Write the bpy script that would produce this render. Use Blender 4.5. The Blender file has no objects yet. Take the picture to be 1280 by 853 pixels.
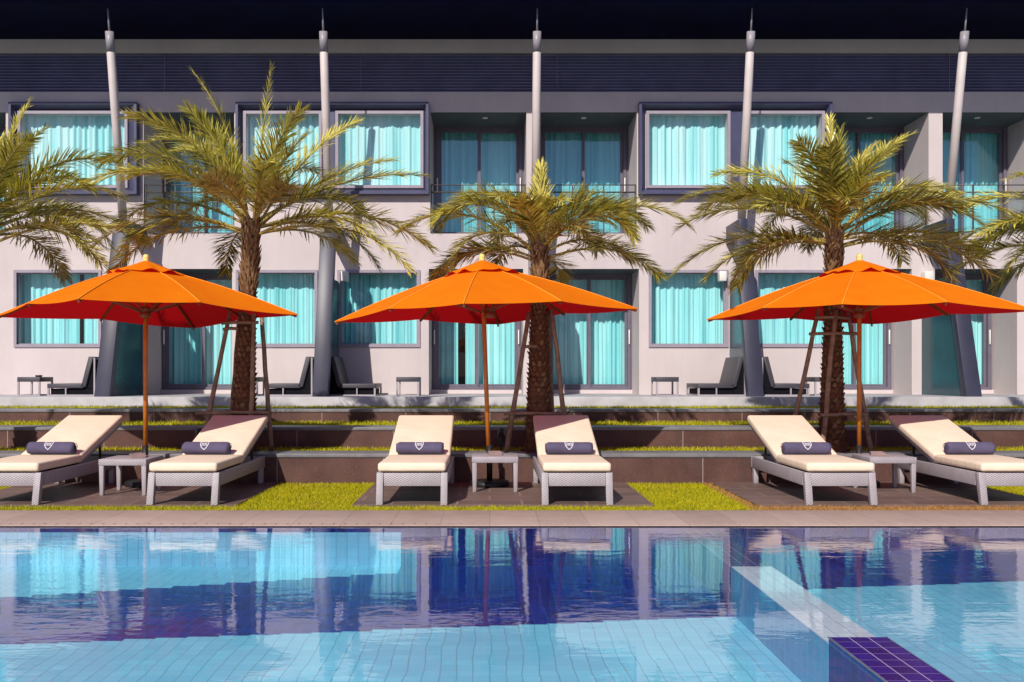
import bpy, bmesh, math, random
from mathutils import Vector, Matrix, Quaternion
R = math.radians
sin, cos, pi = math.sin, math.cos, math.pi
random.seed(7)
sc = bpy.context.scene
col = sc.collection

# ------------------------------------------------------------------ helpers
class MB:
    def __init__(s): s.v = []; s.f = []; s.sm = []; s.mi = []; s.m = 0
    def face(s, idx, smooth=False): s.f.append(tuple(idx)); s.sm.append(smooth); s.mi.append(s.m)
    def quad(s, a, b, c, d, smooth=False):
        n = len(s.v); s.v += [tuple(a), tuple(b), tuple(c), tuple(d)]; s.face((n, n+1, n+2, n+3), smooth)
    def hexa(s, p):          # 8 points: bottom 4 ccw, top 4 ccw
        n = len(s.v); s.v += [tuple(q) for q in p]
        for q in ((3,2,1,0),(4,5,6,7),(0,1,5,4),(1,2,6,5),(2,3,7,6),(3,0,4,7)): s.face([n+i for i in q])
    def box(s, x0, x1, y0, y1, z0, z1):
        s.hexa([(x0,y0,z0),(x1,y0,z0),(x1,y1,z0),(x0,y1,z0),(x0,y0,z1),(x1,y0,z1),(x1,y1,z1),(x0,y1,z1)])
    def bar(s, a, b, w, h, up=(0,0,1)):
        a = Vector(a); b = Vector(b); t = (b-a).normalized(); up = Vector(up)
        if abs(t.dot(up)) > .98: up = Vector((0,1,0))
        x = t.cross(up).normalized(); u = x.cross(t).normalized()
        x *= w/2; u *= h/2
        s.hexa([a-x-u, a+x-u, b+x-u, b-x-u, a-x+u, a+x+u, b+x+u, b-x+u])
    def tube(s, pts, rad, n=10, cap=True, jit=0):
        pts = [Vector(p) for p in pts]
        if not isinstance(rad, (list, tuple)): rad = [rad]*len(pts)
        t0 = (pts[1]-pts[0]).normalized()
        ref = Vector((0,0,1)) if abs(t0.z) < .9 else Vector((0,1,0))
        base = len(s.v); prev = None
        for i, p in enumerate(pts):
            t = (pts[min(i+1,len(pts)-1)]-pts[max(i-1,0)]).normalized()
            x = t.cross(ref).normalized() if prev is None else (prev - t*prev.dot(t)).normalized()
            prev = x; y = t.cross(x)
            for k in range(n):
                a = 2*pi*k/n; r = rad[i]*(1+random.uniform(-jit,jit))
                s.v.append(tuple(p + x*cos(a)*r + y*sin(a)*r))
        for i in range(len(pts)-1):
            for k in range(n):
                a = base+i*n+k; b = base+i*n+(k+1)%n
                s.face((a, b, b+n, a+n), True)
        if cap:
            s.face([base+k for k in range(n)][::-1]); e = base+(len(pts)-1)*n
            s.face([e+k for k in range(n)])
    def lathe(s, prof, n=20, c=(0,0,0)):
        base = len(s.v)
        for r, z in prof:
            for k in range(n):
                a = 2*pi*k/n; s.v.append((c[0]+r*cos(a), c[1]+r*sin(a), c[2]+z))
        for i in range(len(prof)-1):
            for k in range(n):
                a = base+i*n+k; b = base+i*n+(k+1)%n; s.face((a, b, b+n, a+n), True)
        s.face([base+k for k in range(n)][::-1]); e = base+(len(prof)-1)*n; s.face([e+k for k in range(n)])
    def build(s, name, mat, parent=None, bevel=0, seg=2, smooth=False, loc=None, fix=False):
        me = bpy.data.meshes.new(name)
        me.from_pydata(s.v, [], s.f)
        mats = mat if isinstance(mat, (list, tuple)) else [mat]
        for m in mats: me.materials.append(m)
        me.polygons.foreach_set('use_smooth', [True]*len(s.f) if smooth else s.sm)
        me.polygons.foreach_set('material_index', s.mi)
        me.update()
        if bevel or fix:
            bm = bmesh.new(); bm.from_mesh(me)
            if fix: bmesh.ops.recalc_face_normals(bm, faces=bm.faces)
            if bevel:
                es = [e for e in bm.edges if len(e.link_faces) == 2 and e.calc_face_angle(0) > .5]
                bmesh.ops.bevel(bm, geom=es, offset=bevel, segments=seg, affect='EDGES', profile=.5, clamp_overlap=True)
                if seg > 1:
                    for f in bm.faces: f.smooth = True
            bm.to_mesh(me); bm.free()
            if bevel and seg > 1:
                try: me.set_sharp_from_angle(angle=R(50))
                except Exception: pass
        o = bpy.data.objects.new(name, me); col.objects.link(o)
        if parent: o.parent = parent
        if loc: o.location = loc
        return o

def tag(o, label=None, cat=None, group=None, kind=None):
    if label: o['label'] = label
    if cat: o['category'] = cat
    if group: o['group'] = group
    if kind: o['kind'] = kind
    return o
def thing(name, label, cat, loc=(0,0,0), rz=0, group=None):
    o = bpy.data.objects.new(name, None); col.objects.link(o); o.empty_display_size = .2
    o.location = loc; o.rotation_euler = (0,0,rz)
    return tag(o, label, cat, group)
def copy_tree(o, parent=None):
    c = o.copy(); col.objects.link(c)
    if parent: c.parent = parent
    for ch in [q for q in col.objects if q.parent == o]: copy_tree(ch, c)
    return c
def dup(root, loc, rz=0, label=None):
    c = copy_tree(root); c.location = loc; c.rotation_euler = (0,0,rz)
    if label: c['label'] = label
    return c

# ------------------------------------------------------------------ materials
class NT:
    def __init__(s, name):
        s.m = bpy.data.materials.new(name); s.m.use_nodes = True
        s.n = s.m.node_tree.nodes; s.l = s.m.node_tree.links; s.n.clear()
        s.out = s.n.new('ShaderNodeOutputMaterial')
    def node(s, t, **kw):
        x = s.n.new('ShaderNode'+t)
        for k, v in kw.items(): setattr(x, k, v)
        return x
    def lk(s, a, b): s.l.new(a, b)
    def coord(s, kind='Object'): return s.node('TexCoord').outputs[kind]
    def mapping(s, vec, scale=(1,1,1), loc=(0,0,0), rot=(0,0,0)):
        m = s.node('Mapping'); s.lk(vec, m.inputs['Vector']); m.inputs['Scale'].default_value = scale
        m.inputs['Location'].default_value = loc; m.inputs['Rotation'].default_value = rot
        return m.outputs[0]
    def noise(s, vec, scale, detail=4, rough=.55, dist=0):
        n = s.node('TexNoise'); s.lk(vec, n.inputs['Vector']); n.inputs['Scale'].default_value = scale
        n.inputs['Detail'].default_value = detail; n.inputs['Roughness'].default_value = rough
        n.inputs['Distortion'].default_value = dist
        return n.outputs['Fac']
    def ramp(s, fac, stops):
        r = s.node('ValToRGB'); s.lk(fac, r.inputs[0]); e = r.color_ramp.elements
        while len(e) < len(stops): e.new(.5)
        for q, (p, c) in zip(e, stops): q.position = p; q.color = (*c, 1) if len(c) == 3 else c
        return r.outputs[0]
    def math(s, op, a, b=None, c=None):
        m = s.node('Math', operation=op)
        for i, q in enumerate((a, b, c)):
            if q is None: continue
            if isinstance(q, (int, float)): m.inputs[i].default_value = q
            else: s.lk(q, m.inputs[i])
        return m.outputs[0]
    def mix(s, fac, a, b, mode='MIX'):
        m = s.node('Mix', data_type='RGBA', blend_type=mode)
        for sock, q in ((m.inputs[0], fac), (m.inputs[6], a), (m.inputs[7], b)):
            if isinstance(q, (int, float)): sock.default_value = q
            elif isinstance(q, tuple): sock.default_value = (*q, 1)
            else: s.lk(q, sock)
        return m.outputs[2]
    def sep(s, vec):
        x = s.node('SeparateXYZ'); s.lk(vec, x.inputs[0]); return x.outputs
    def bump(s, h, strength=.3, dist=.01):
        b = s.node('Bump'); s.lk(h, b.inputs['Height']); b.inputs['Strength'].default_value = strength
        b.inputs['Distance'].default_value = dist; return b.outputs[0]
    def bsdf(s, color, rough=.6, spec=.4, normal=None, metal=0, **kw):
        b = s.node('BsdfPrincipled')
        if isinstance(color, tuple): b.inputs['Base Color'].default_value = (*color, 1)
        else: s.lk(color, b.inputs['Base Color'])
        if isinstance(rough, (int, float)): b.inputs['Roughness'].default_value = rough
        else: s.lk(rough, b.inputs['Roughness'])
        b.inputs['Specular IOR Level'].default_value = spec; b.inputs['Metallic'].default_value = metal
        if normal is not None: s.lk(normal, b.inputs['Normal'])
        return b.outputs[0]
    def thin_fresnel(s, ior, normal=None):
        gm = s.node('NewGeometry'); f = s.node('Fresnel')
        s.lk(s.math('ADD', s.math('MULTIPLY', gm.outputs['Backfacing'], 1/ior-ior), ior), f.inputs[0])
        if normal is not None: s.lk(normal, f.inputs['Normal'])
        return f.outputs[0]
    def done(s, sh): s.lk(sh, s.out.inputs[0]); return s.m

def mul(c, k): return tuple(min(1, x*k) for x in c)
def simple(name, c, rough=.6, spec=.4, var=.12, scale=6, bump=0, bscale=60, metal=0):
    t = NT(name); co = t.coord()
    n = t.noise(co, scale, 5)
    cc = t.ramp(n, [(.3, mul(c, 1-var)), (.7, mul(c, 1+var))])
    nm = t.bump(t.noise(co, bscale, 3), bump, .004) if bump else None
    return t.done(t.bsdf(cc, rough, spec, nm, metal))

def wall_mat():
    t = NT('painted_render'); co = t.coord()
    big = t.noise(t.mapping(co, (.7,.7,.5)), 1.6, 5, .6)
    streak = t.noise(t.mapping(co, (6,6,.35)), 1.5, 4, .6)
    c = t.ramp(big, [(.3, (.50,.44,.445)), (.7, (.59,.52,.52))])
    c = t.mix(.09, c, t.ramp(streak, [(.35, (.41,.365,.37)), (.6, (.59,.525,.525))]))
    b = t.bump(t.noise(co, 90, 4), .12, .003)
    return t.done(t.bsdf(c, .75, .25, b))
def granite_mat():
    t = NT('dark_granite'); co = t.coord()
    n1 = t.noise(co, 60, 3, .75); n2 = t.noise(co, 2.2, 5)
    base = t.ramp(n2, [(.3, (.070,.034,.028)), (.72, (.135,.068,.056))])
    sp = t.ramp(n1, [(.60, (0,0,0)), (.70, (.40,.30,.27))])
    c = t.mix(.45, base, sp, 'ADD')
    x, y, z = t.sep(co)
    jm = t.math('LESS_THAN', t.math('FRACT', t.math('MULTIPLY', x, 1/1.18)), .007)
    st = t.noise(t.mapping(co, (4,1,.5)), 2, 4)
    c = t.mix(t.math('MULTIPLY', t.ramp(st, [(.45,(0,0,0)),(.75,(1,1,1))]), .35), c, (.055,.045,.045))
    c = t.mix(jm, c, (.32,.26,.24))
    return t.done(t.bsdf(c, .6, .2, t.bump(n1, .25, .003)))
def coping_stone():
    t = NT('grey_coping_stone'); co = t.coord()
    n = t.noise(co, 5, 5); f = t.noise(co, 160, 2)
    c = t.ramp(n, [(.3, (.11,.108,.12)), (.7, (.21,.20,.21))])
    c = t.mix(.3, c, t.ramp(f, [(.4, (.08,.08,.09)), (.65, (.33,.32,.33))]))
    x, y, z = t.sep(co)
    c = t.mix(t.math('LESS_THAN', t.math('FRACT', t.math('MULTIPLY', t.math('ADD', x, .31), 1/.59)), .008), c, (.1,.09,.09))
    return t.done(t.bsdf(c, .45, .4, t.bump(f, .15, .002)))
def pool_coping_mat():
    t = NT('pool_edge_stone'); co = t.coord(); x, y, z = t.sep(co)
    n = t.noise(co, 3, 6, .65); f = t.noise(co, 120, 3)
    c = t.ramp(n, [(.3, (.36,.255,.205)), (.7, (.50,.365,.30))])
    c = t.mix(.25, c, t.ramp(f, [(.35, (.24,.18,.16)), (.7, (.56,.46,.41))]))
    cell = t.math('FLOOR', t.math('MULTIPLY', x, 1/.395))
    wn = t.node('TexWhiteNoise', noise_dimensions='1D'); t.lk(cell, wn.inputs['W'])
    c = t.mix(.22, c, t.ramp(wn.outputs[0], [(0, (.26,.20,.18)), (1, (.56,.44,.39))]))
    j = t.math('LESS_THAN', t.math('FRACT', t.math('MULTIPLY', x, 1/.395)), .012)
    c = t.mix(t.math('MULTIPLY', j, .75), c, (.16,.12,.11))
    # row of small drain holes near the water
    u = t.math('MULTIPLY', t.math('SUBTRACT', t.math('FRACT', t.math('MULTIPLY', x, 1/.092)), .5), .092)
    v = t.math('SUBTRACT', y, 7.335)
    d = t.math('SQRT', t.math('ADD', t.math('MULTIPLY', u, u), t.math('MULTIPLY', t.math('MULTIPLY', v, v), .16)))
    hole = t.math('LESS_THAN', d, .0075)
    dark = t.ramp(t.math('ADD', t.math('MULTIPLY', x, .1), .5), [(.42, (.03,.02,.02)), (.56, (.5,.42,.38))])
    c = t.mix(hole, c, dark)
    return t.done(t.bsdf(c, .6, .3, t.bump(f, .2, .002)))
def paver_mat():
    t = NT('dark_slate_paving'); co = t.coord(); x, y, z = t.sep(co)
    n = t.noise(co, 2.5, 6, .65)
    br = t.node('TexBrick', offset=.5); t.lk(t.mapping(co, (1,1,1)), br.inputs['Vector'])
    br.inputs['Scale'].default_value = 1; br.inputs['Brick Width'].default_value = .6; br.inputs['Row Height'].default_value = .3
    br.inputs['Mortar Size'].default_value = .011; br.inputs['Mortar Smooth'].default_value = .2
    br.inputs['Color1'].default_value = (.16,.092,.078,1); br.inputs['Color2'].default_value = (.24,.145,.12,1)
    br.inputs['Mortar'].default_value = (.36,.25,.19,1)
    c = t.mix(.8, br.outputs[0], t.ramp(n, [(.25, (.5,.5,.5)), (.75, (1,1,1))]), 'MULTIPLY')
    f = t.noise(co, 140, 3)
    c = t.mix(.3, c, t.ramp(f, [(.4, (.05,.04,.04)), (.7, (.24,.19,.18))]))
    return t.done(t.bsdf(c, .55, .35, t.bump(f, .2, .002)))
def wicker_mat(name, c, k=180):
    t = NT(name); co = t.coord(); x, y, z = t.sep(co)
    u = t.math('ADD', x, y)
    a = t.math('SINE', t.math('MULTIPLY', u, k)); b = t.math('SINE', t.math('MULTIPLY', t.math('ADD', z, t.math('MULTIPLY', y, .0)), k*1.75))
    w = t.math('MULTIPLY_ADD', t.math('MULTIPLY', a, b), .5, .5)
    n = t.noise(co, 9, 4)
    cc = t.ramp(w, [(.05, mul(c, .50)), (.5, c), (1, mul(c, 1.35))])
    cc = t.mix(.5, cc, t.ramp(n, [(.3, (.72,.72,.72)), (.7, (1,1,1))]), 'MULTIPLY')
    return t.done(t.bsdf(cc, .45, .4, t.bump(w, .5, .004)))
def curtain_mat(name, c, dk):
    t = NT(name); co = t.coord()
    n = t.noise(t.mapping(co, (9,9,.22)), 1.0, 4, .6); n2 = t.noise(t.mapping(co, (2.2,2.2,.12)), 1.0, 2)
    cc = t.ramp(t.math('ADD', t.math('MULTIPLY', n, .6), t.math('MULTIPLY', n2, .4)), [(.38, dk), (.60, c)])  # vertical streaks paint fold shade and uneven light into the colour
    d = t.bsdf(cc, .8, .1, t.bump(t.noise(t.mapping(co, (26,26,.6)), 1, 3), .5, .02))
    tr = t.node('BsdfTranslucent'); tr.inputs[0].default_value = (*dk, 1)
    mx = t.node('MixShader'); mx.inputs[0].default_value = .12
    t.lk(d, mx.inputs[1]); t.lk(tr.outputs[0], mx.inputs[2])
    return t.done(mx.outputs[0])
def cloth(name, c, rough=.85, trans=None, tw=.35, bs=380, var=.06):
    t = NT(name); co = t.coord()
    n = t.noise(co, 7, 4)
    cc = t.ramp(n, [(.3, mul(c, 1-var)), (.7, mul(c, 1+var))])
    b = t.bump(t.noise(co, bs, 2), .15, .001)
    d = t.bsdf(cc, rough, .15, b)
    if trans:
        tr = t.node('BsdfTranslucent'); tr.inputs[0].default_value = (*trans, 1)
        mx = t.node('MixShader'); mx.inputs[0].default_value = tw
        t.lk(d, mx.inputs[1]); t.lk(tr.outputs[0], mx.inputs[2]); d = mx.outputs[0]
    return t.done(d)
def leaf_mat(name, c1, c2, tr):
    t = NT(name); co = t.coord()
    cc = t.ramp(t.noise(co, 9, 4, .7), [(.32, mul(c1,.72)), (.68, c2)])
    d = t.bsdf(cc, .34, .55)
    tn = t.node('BsdfTranslucent'); tn.inputs[0].default_value = (*tr, 1)
    mx = t.node('MixShader'); mx.inputs[0].default_value = .2
    t.lk(d, mx.inputs[1]); t.lk(tn.outputs[0], mx.inputs[2])
    return t.done(mx.outputs[0])
def glass_mat(name, tint, ior=1.5, base=.0, refl=(.95,.97,1)):
    t = NT(name)
    f = t.math('ADD', t.thin_fresnel(ior), base)
    tr = t.node('BsdfTransparent'); tr.inputs[0].default_value = (*tint, 1)
    co = t.coord(); nm = t.bump(t.noise(co, 1.3, 2), .02, .02)
    gl = t.node('BsdfGlossy'); gl.inputs['Roughness'].default_value = .01; gl.inputs[0].default_value = (*refl,1)
    t.lk(nm, gl.inputs['Normal'])
    mx = t.node('MixShader'); t.lk(f, mx.inputs[0]); t.lk(tr.outputs[0], mx.inputs[1]); t.lk(gl.outputs[0], mx.inputs[2])
    return t.done(mx.outputs[0])
def water_mat():
    t = NT('pool_water'); co = t.coord()
    a = t.noise(t.mapping(co, (1.0,2.6,1)), 2.6, 3, .5, .6)
    b = t.noise(t.mapping(co, (1.6,5.0,1)), 5.5, 2, .5, .4)
    patch = t.ramp(t.noise(co, .55, 2), [(.35, (.25,.25,.25)), (.65, (1,1,1))])
    h = t.math('MULTIPLY', t.math('ADD', a, t.math('MULTIPLY', b, .30)), patch)
    nm = t.bump(h, .038, .05)
    fr = t.thin_fresnel(1.333, nm)
    tr = t.node('BsdfTransparent'); tr.inputs[0].default_value = (.88,.97,.995,1)
    gl = t.node('BsdfGlossy'); gl.inputs['Roughness'].default_value = .0; t.lk(nm, gl.inputs['Normal'])
    mx = t.node('MixShader'); t.lk(t.math('MULTIPLY', fr, WREF), mx.inputs[0]); t.lk(tr.outputs[0], mx.inputs[1]); t.lk(gl.outputs[0], mx.inputs[2])
    return t.done(mx.outputs[0])
WREF = 1.5
TS = .0867
def tile_colour(t, co, dark_fac, light, dark, grout_l, grout_d, axes=(0,1), wob=.0):
    x, y, z = t.sep(co); ax = (x, y, z); u, v = ax[axes[0]], ax[axes[1]]
    if wob:
        n = t.noise(t.mapping(co, (1,1,1)), 2.2, 2)
        u = t.math('ADD', u, t.math('MULTIPLY', t.math('SUBTRACT', n, .5), wob))
    fu = t.math('MULTIPLY', u, 1/TS); fv = t.math('MULTIPLY', v, 1/TS)
    g = t.math('MAXIMUM', t.math('LESS_THAN', t.math('FRACT', fu), .065), t.math('MULTIPLY', t.math('LESS_THAN', t.math('FRACT', fv), .065), .4))
    cb = t.node('CombineXYZ'); t.lk(t.math('FLOOR', fu), cb.inputs[0]); t.lk(t.math('FLOOR', fv), cb.inputs[1])
    wn = t.node('TexWhiteNoise', noise_dimensions='2D'); t.lk(cb.outputs[0], wn.inputs['Vector'])
    L = t.mix(.16, light, t.ramp(wn.outputs[0], [(0, mul(light,.55)), (1, mul(light,1.35))]))
    D = t.mix(.45, dark, t.ramp(wn.outputs[0], [(0, mul(dark,.45)), (1, mul(dark,1.7))]))
    big = t.noise(co, 1.1, 4)
    L = t.mix(.5, L, t.ramp(big, [(.3, (.72,.80,.86)), (.7, (1,1,1))]), 'MULTIPLY')  # soft brightness patches paint caustic light into the pale tiles
    c = t.mix(dark_fac, t.mix(g, L, grout_l), t.mix(g, D, grout_d))
    return c
def floor_mat(name, lo, up, slope_lo, slope_up, x0, light):
    """pale tiles crossed by a broad skewed band of dark blue tiles, decided tile by tile"""
    t = NT(name); co = t.coord(); x, y, z = t.sep(co)
    qx = t.math('MULTIPLY', t.math('FLOOR', t.math('MULTIPLY', x, 1/(2*TS))), 2*TS)
    qy = t.math('MULTIPLY', t.math('ADD', t.math('FLOOR', t.math('MULTIPLY', y, 4/TS)), .5), TS/4)
    lof = t.math('MULTIPLY_ADD', t.math('SUBTRACT', qx, x0), slope_lo, lo)
    upf = t.math('MULTIPLY_ADD', t.math('SUBTRACT', qx, x0), slope_up, up)
    d = t.math('MULTIPLY', t.math('GREATER_THAN', qy, lof), t.math('MAXIMUM', t.math('LESS_THAN', qy, upf), t.math('GREATER_THAN', x, -.70)))
    c = tile_colour(t, co, d, light, (.000,.028,.24), mul(light,.6), (.015,.085,.36), wob=.06)
    return t.done(t.bsdf(c, .35, .3))

M = {}
M['wall'] = wall_mat()
M['granite'] = granite_mat(); M['coping'] = coping_stone(); M['pool_coping'] = pool_coping_mat(); M['paver'] = paver_mat()
M['deck'] = simple('pale_concrete_deck', (.42,.41,.43), .55, .3, .18, 3, .15, 80)
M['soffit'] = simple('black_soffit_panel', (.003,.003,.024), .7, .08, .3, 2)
M['roof'] = simple('roof_sheet', (.05,.05,.07), .5, .3, .2, 2)
M['louvre'] = simple('navy_louvre', (.20,.185,.33), .45, .35, .15, 3)
M['navy'] = simple('navy_metal_panel', (.060,.062,.125), .4, .4, .12, 3, .05, 30)
M['navy_dark'] = simple('navy_metal_panel_dark', (.030,.034,.085), .4, .4, .12, 3, .05, 30)
M['pier'] = simple('blue_grey_steel_paint', (.034,.035,.062), .42, .4, .14, 2.5, .06, 40)
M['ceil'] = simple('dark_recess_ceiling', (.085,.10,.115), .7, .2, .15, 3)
M['alu'] = simple('mauve_aluminium', (.30,.265,.32), .4, .4, .08, 5)
M['frame'] = simple('dark_aluminium', (.13,.115,.155), .4, .4, .1, 5)
M['pole'] = simple('white_pole_paint', (.60,.53,.52), .45, .35, .08, 3)
M['pole_top'] = simple('grey_pole_top', (.28,.26,.29), .4, .4, .1, 6)
M['screen'] = simple('teal_frosted_screen', (.012,.062,.085), .22, .5, .35, 1.2)
M['white'] = simple('white_fixture', (.72,.70,.66), .4, .4, .04, 5)
M['room'] = simple('unlit_room_dark', (.05,.05,.06), .8, .2, .2, 2)
M['curtain_lo'] = curtain_mat('turquoise_curtain', (.53,.93,.94), (.22,.66,.69))
M['curtain_hi'] = curtain_mat('overexposed_turquoise_curtain', (.78,.975,.975), (.36,.78,.80))  # paler copy, overexposure at the upper windows painted into its colour
M['glass'] = glass_mat('window_glass', (.86,.95,.96))
M['glass_hi'] = glass_mat('balcony_door_glass', (.80,.94,.96), 1.5, .12, (.55,.85,.90))
M['rail_glass'] = glass_mat('balustrade_glass', (.82,.93,.94), 1.45)
M['rail'] = simple('bronze_rail', (.07,.06,.065), .4, .5, .1, 6)
M['wicker'] = wicker_mat('grey_wicker', (.37,.335,.36))
M['wicker_dark'] = wicker_mat('charcoal_wicker', (.058,.054,.068), 200)
M['void'] = simple('black_webbing_and_shade', (.006,.006,.010), .8, .1, .2, 5)  # lounger webbing, and the shade filled in under the terrace chairs
def cushion_mat():
    t = NT('cream_canvas'); co = t.coord()
    n = t.noise(co, 2.6, 5, .6)
    c = t.ramp(n, [(.3, (.70,.575,.44)), (.7, (.80,.665,.52))])
    h = t.math('ADD', t.noise(t.mapping(co, (3,7,3)), 2.2, 4, .55, 1.2), t.math('MULTIPLY', t.noise(co, 420, 2), .02))
    return t.done(t.bsdf(c, .85, .12, t.bump(h, .35, .02)))
M['cushion'] = cushion_mat()
M['piping'] = cloth('cream_piping', (.62,.48,.37), .85)
M['towel'] = cloth('slate_purple_terry', (.090,.078,.135), .95, None, .3, 520, .16)
M['emblem'] = simple('white_embroidery', (.62,.60,.66), .8, .1, .05, 30)
M['wood'] = simple('oiled_teak', (.50,.155,.022), .38, .45, .22, 9, .05, 50)
M['wood_dark'] = simple('dark_teak_rib', (.20,.055,.02), .45, .35, .2, 9)
M['finial'] = simple('pale_turned_wood', (.80,.55,.17), .4, .4, .08, 8)
def canvas_mat():
    t = NT('orange_canvas'); co = t.coord()
    gm = t.node('NewGeometry')
    n = t.noise(co, 3.5, 5)
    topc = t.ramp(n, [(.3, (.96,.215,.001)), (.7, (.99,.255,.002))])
    cc = t.mix(gm.outputs['Backfacing'], topc, (.34,.004,.010))  # underside coloured red for sunlight glowing through the cloth
    f = t.noise(co, 350, 2); lo = t.noise(t.mapping(co, (1,1,.4)), 5, 3)
    b = t.bump(t.math('ADD', t.math('MULTIPLY', f, .06), lo), .38, .014)
    d = t.bsdf(cc, .8, .15, b)
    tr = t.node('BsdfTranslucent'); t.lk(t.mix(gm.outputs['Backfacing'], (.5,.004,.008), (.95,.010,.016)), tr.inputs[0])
    mx = t.node('MixShader'); mx.inputs[0].default_value = .30
    t.lk(d, mx.inputs[1]); t.lk(tr.outputs[0], mx.inputs[2])
    return t.done(mx.outputs[0])
M['canvas'] = canvas_mat()
M['seam'] = cloth('orange_seam', (.95,.30,.03), .8)
M['black'] = simple('black_cast_iron', (.012,.012,.014), .5, .4, .2, 8)
M['tray'] = simple('brown_leather_tray', (.26,.17,.16), .5, .4, .15, 9)
M['trunk'] = simple('palm_bark', (.105,.050,.028), .85, .15, .5, 14, .6, 60)
M['boot'] = simple('palm_leaf_base', (.15,.060,.030), .8, .2, .45, 22, .5, 70)
M['boot_pale'] = simple('palm_leaf_base_pale', (.21,.12,.055), .8, .2, .4, 20, .5, 70)
M['stake'] = simple('eucalyptus_stake', (.25,.165,.11), .8, .2, .35, 12, .4, 60)
M['leaf_a'] = leaf_mat('palm_leaf_green', (.38,.35,.022), (.68,.60,.09), (.54,.49,.05))
M['leaf_b'] = leaf_mat('palm_leaf_yellow_green', (.56,.49,.045), (.88,.77,.19), (.66,.58,.08))
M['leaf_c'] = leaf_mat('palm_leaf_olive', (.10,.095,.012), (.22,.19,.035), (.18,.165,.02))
M['leaf_d'] = leaf_mat('palm_leaf_dry', (.36,.25,.06), (.58,.42,.13), (.36,.26,.06))
M['rachis'] = simple('palm_midrib', (.34,.25,.055), .5, .4, .2, 8)
M['ground'] = simple('bare_earth', (.14,.12,.10), .9, .1, .3, .4)

def soil_mat():
    t = NT('lawn_soil'); co = t.coord()
    c = t.ramp(t.noise(co, 14, 4), [(.3, (.10,.11,.008)), (.7, (.22,.20,.02))])
    return t.done(t.bsdf(c, .9, .1))
def grass_mat():
    t = NT('lawn_grass'); co = t.coord('Object'); x, y, z = t.sep(co)
    n = t.noise(t.mapping(co, (1,1,0)), 3.2, 4); f = t.noise(co, 40, 2)
    c = t.ramp(n, [(.3, (.33,.36,.002)), (.7, (.62,.54,.006))])
    c = t.mix(.5, c, t.ramp(f, [(.3, (.22,.26,.002)), (.7, (.72,.62,.03))]))
    edge = t.noise(t.mapping(co, (1,1,0)), 1.7, 4)
    # the front strip before the right-hand pad has dried to straw
    dx = t.ramp(t.math('MULTIPLY', t.math('SUBTRACT', t.math('ADD', x, edge), 2.72), 3.0), [(0,(0,0,0)),(1,(1,1,1))])
    dy = t.ramp(t.math('MULTIPLY', t.math('SUBTRACT', 8.46, y), 14), [(0,(0,0,0)),(1,(1,1,1))])
    dry = t.math('MULTIPLY', dx, dy)
    # a dry fringe along the left flank of that pad
    fx = t.math('ABSOLUTE', t.math('SUBTRACT', x, 2.42)); fr = t.math('LESS_THAN', t.math('ADD', fx, t.math('MULTIPLY', edge, .12)), .14)
    dry = t.math('MAXIMUM', dry, t.math('MULTIPLY', fr, .9))
    wornn = t.ramp(t.noise(t.mapping(co, (1.2,1.2,0)), 1.9, 3), [(.60,(0,0,0)),(.72,(1,1,1))]); dry = t.math('MAXIMUM', dry, t.math('MULTIPLY', wornn, .55)); low = t.math('LESS_THAN', z, .25)
    dry = t.math('MULTIPLY', dry, low)
    c = t.mix(dry, c, t.ramp(f, [(.3, (.36,.17,.045)), (.7, (.62,.34,.12))]))
    d = t.bsdf(c, .55, .25)
    tn = t.node('BsdfTranslucent'); t.lk(c, tn.inputs[0])
    mx = t.node('MixShader'); mx.inputs[0].default_value = .3; t.lk(d, mx.inputs[1]); t.lk(tn.outputs[0], mx.inputs[2])
    return t.done(mx.outputs[0])
M['soil'] = soil_mat(); M['grass'] = grass_mat()

# ------------------------------------------------------------------ camera, light, world
EYE = 1.18; FPX = 1150.0
cam = bpy.data.cameras.new('camera'); co_ = bpy.data.objects.new('camera', cam); col.objects.link(co_)
cam.sensor_width = 36; cam.lens = FPX/1280*36; cam.clip_end = 3000; cam.clip_start = .05
cam.shift_x = 28/1280; cam.shift_y = 43.5/1280
co_.location = (0, 0, EYE); co_.rotation_euler = (pi/2, 0, 0); sc.camera = co_
EL, AZ = 37.5, 22
d = Vector((sin(R(AZ))*cos(R(EL)), cos(R(AZ))*cos(R(EL)), -sin(R(EL))))
sl = bpy.data.lights.new('sun', 'SUN'); sl.energy = 5.0; sl.angle = R(.53); sl.color = (1.0, .93, .83)
so = bpy.data.objects.new('sun', sl); col.objects.link(so); so.location = (-10,-20,20)
so.rotation_euler = d.to_track_quat('-Z', 'Y').to_euler()
w = bpy.data.worlds.new('World'); sc.world = w; w.use_nodes = True
wn = w.node_tree.nodes; wn.clear()
sky = wn.new('ShaderNodeTexSky'); sky.sky_type = 'NISHITA'; sky.sun_disc = False
sky.sun_elevation = R(EL); sky.sun_rotation = R(180+AZ); sky.air_density = 1.2; sky.dust_density = .6
bg = wn.new('ShaderNodeBackground'); bg.inputs[1].default_value = .066
ou = wn.new('ShaderNodeOutputWorld')
tm = wn.new('ShaderNodeMix'); tm.data_type = 'RGBA'; tm.blend_type = 'MULTIPLY'; tm.inputs[0].default_value = 1
tm.inputs[7].default_value = (.92, .84, 1.24, 1)
w.node_tree.links.new(sky.outputs[0], tm.inputs[6]); w.node_tree.links.new(tm.outputs[2], bg.inputs[0]); w.node_tree.links.new(bg.outputs[0], ou.inputs[0])
sc.view_settings.view_transform = 'Standard'; sc.view_settings.look = 'None'
sc.view_settings.exposure = 0; sc.view_settings.gamma = 1
sc.cycles.transparent_max_bounces = 16; sc.cycles.max_bounces = 10; sc.cycles.diffuse_bounces = 4
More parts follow.
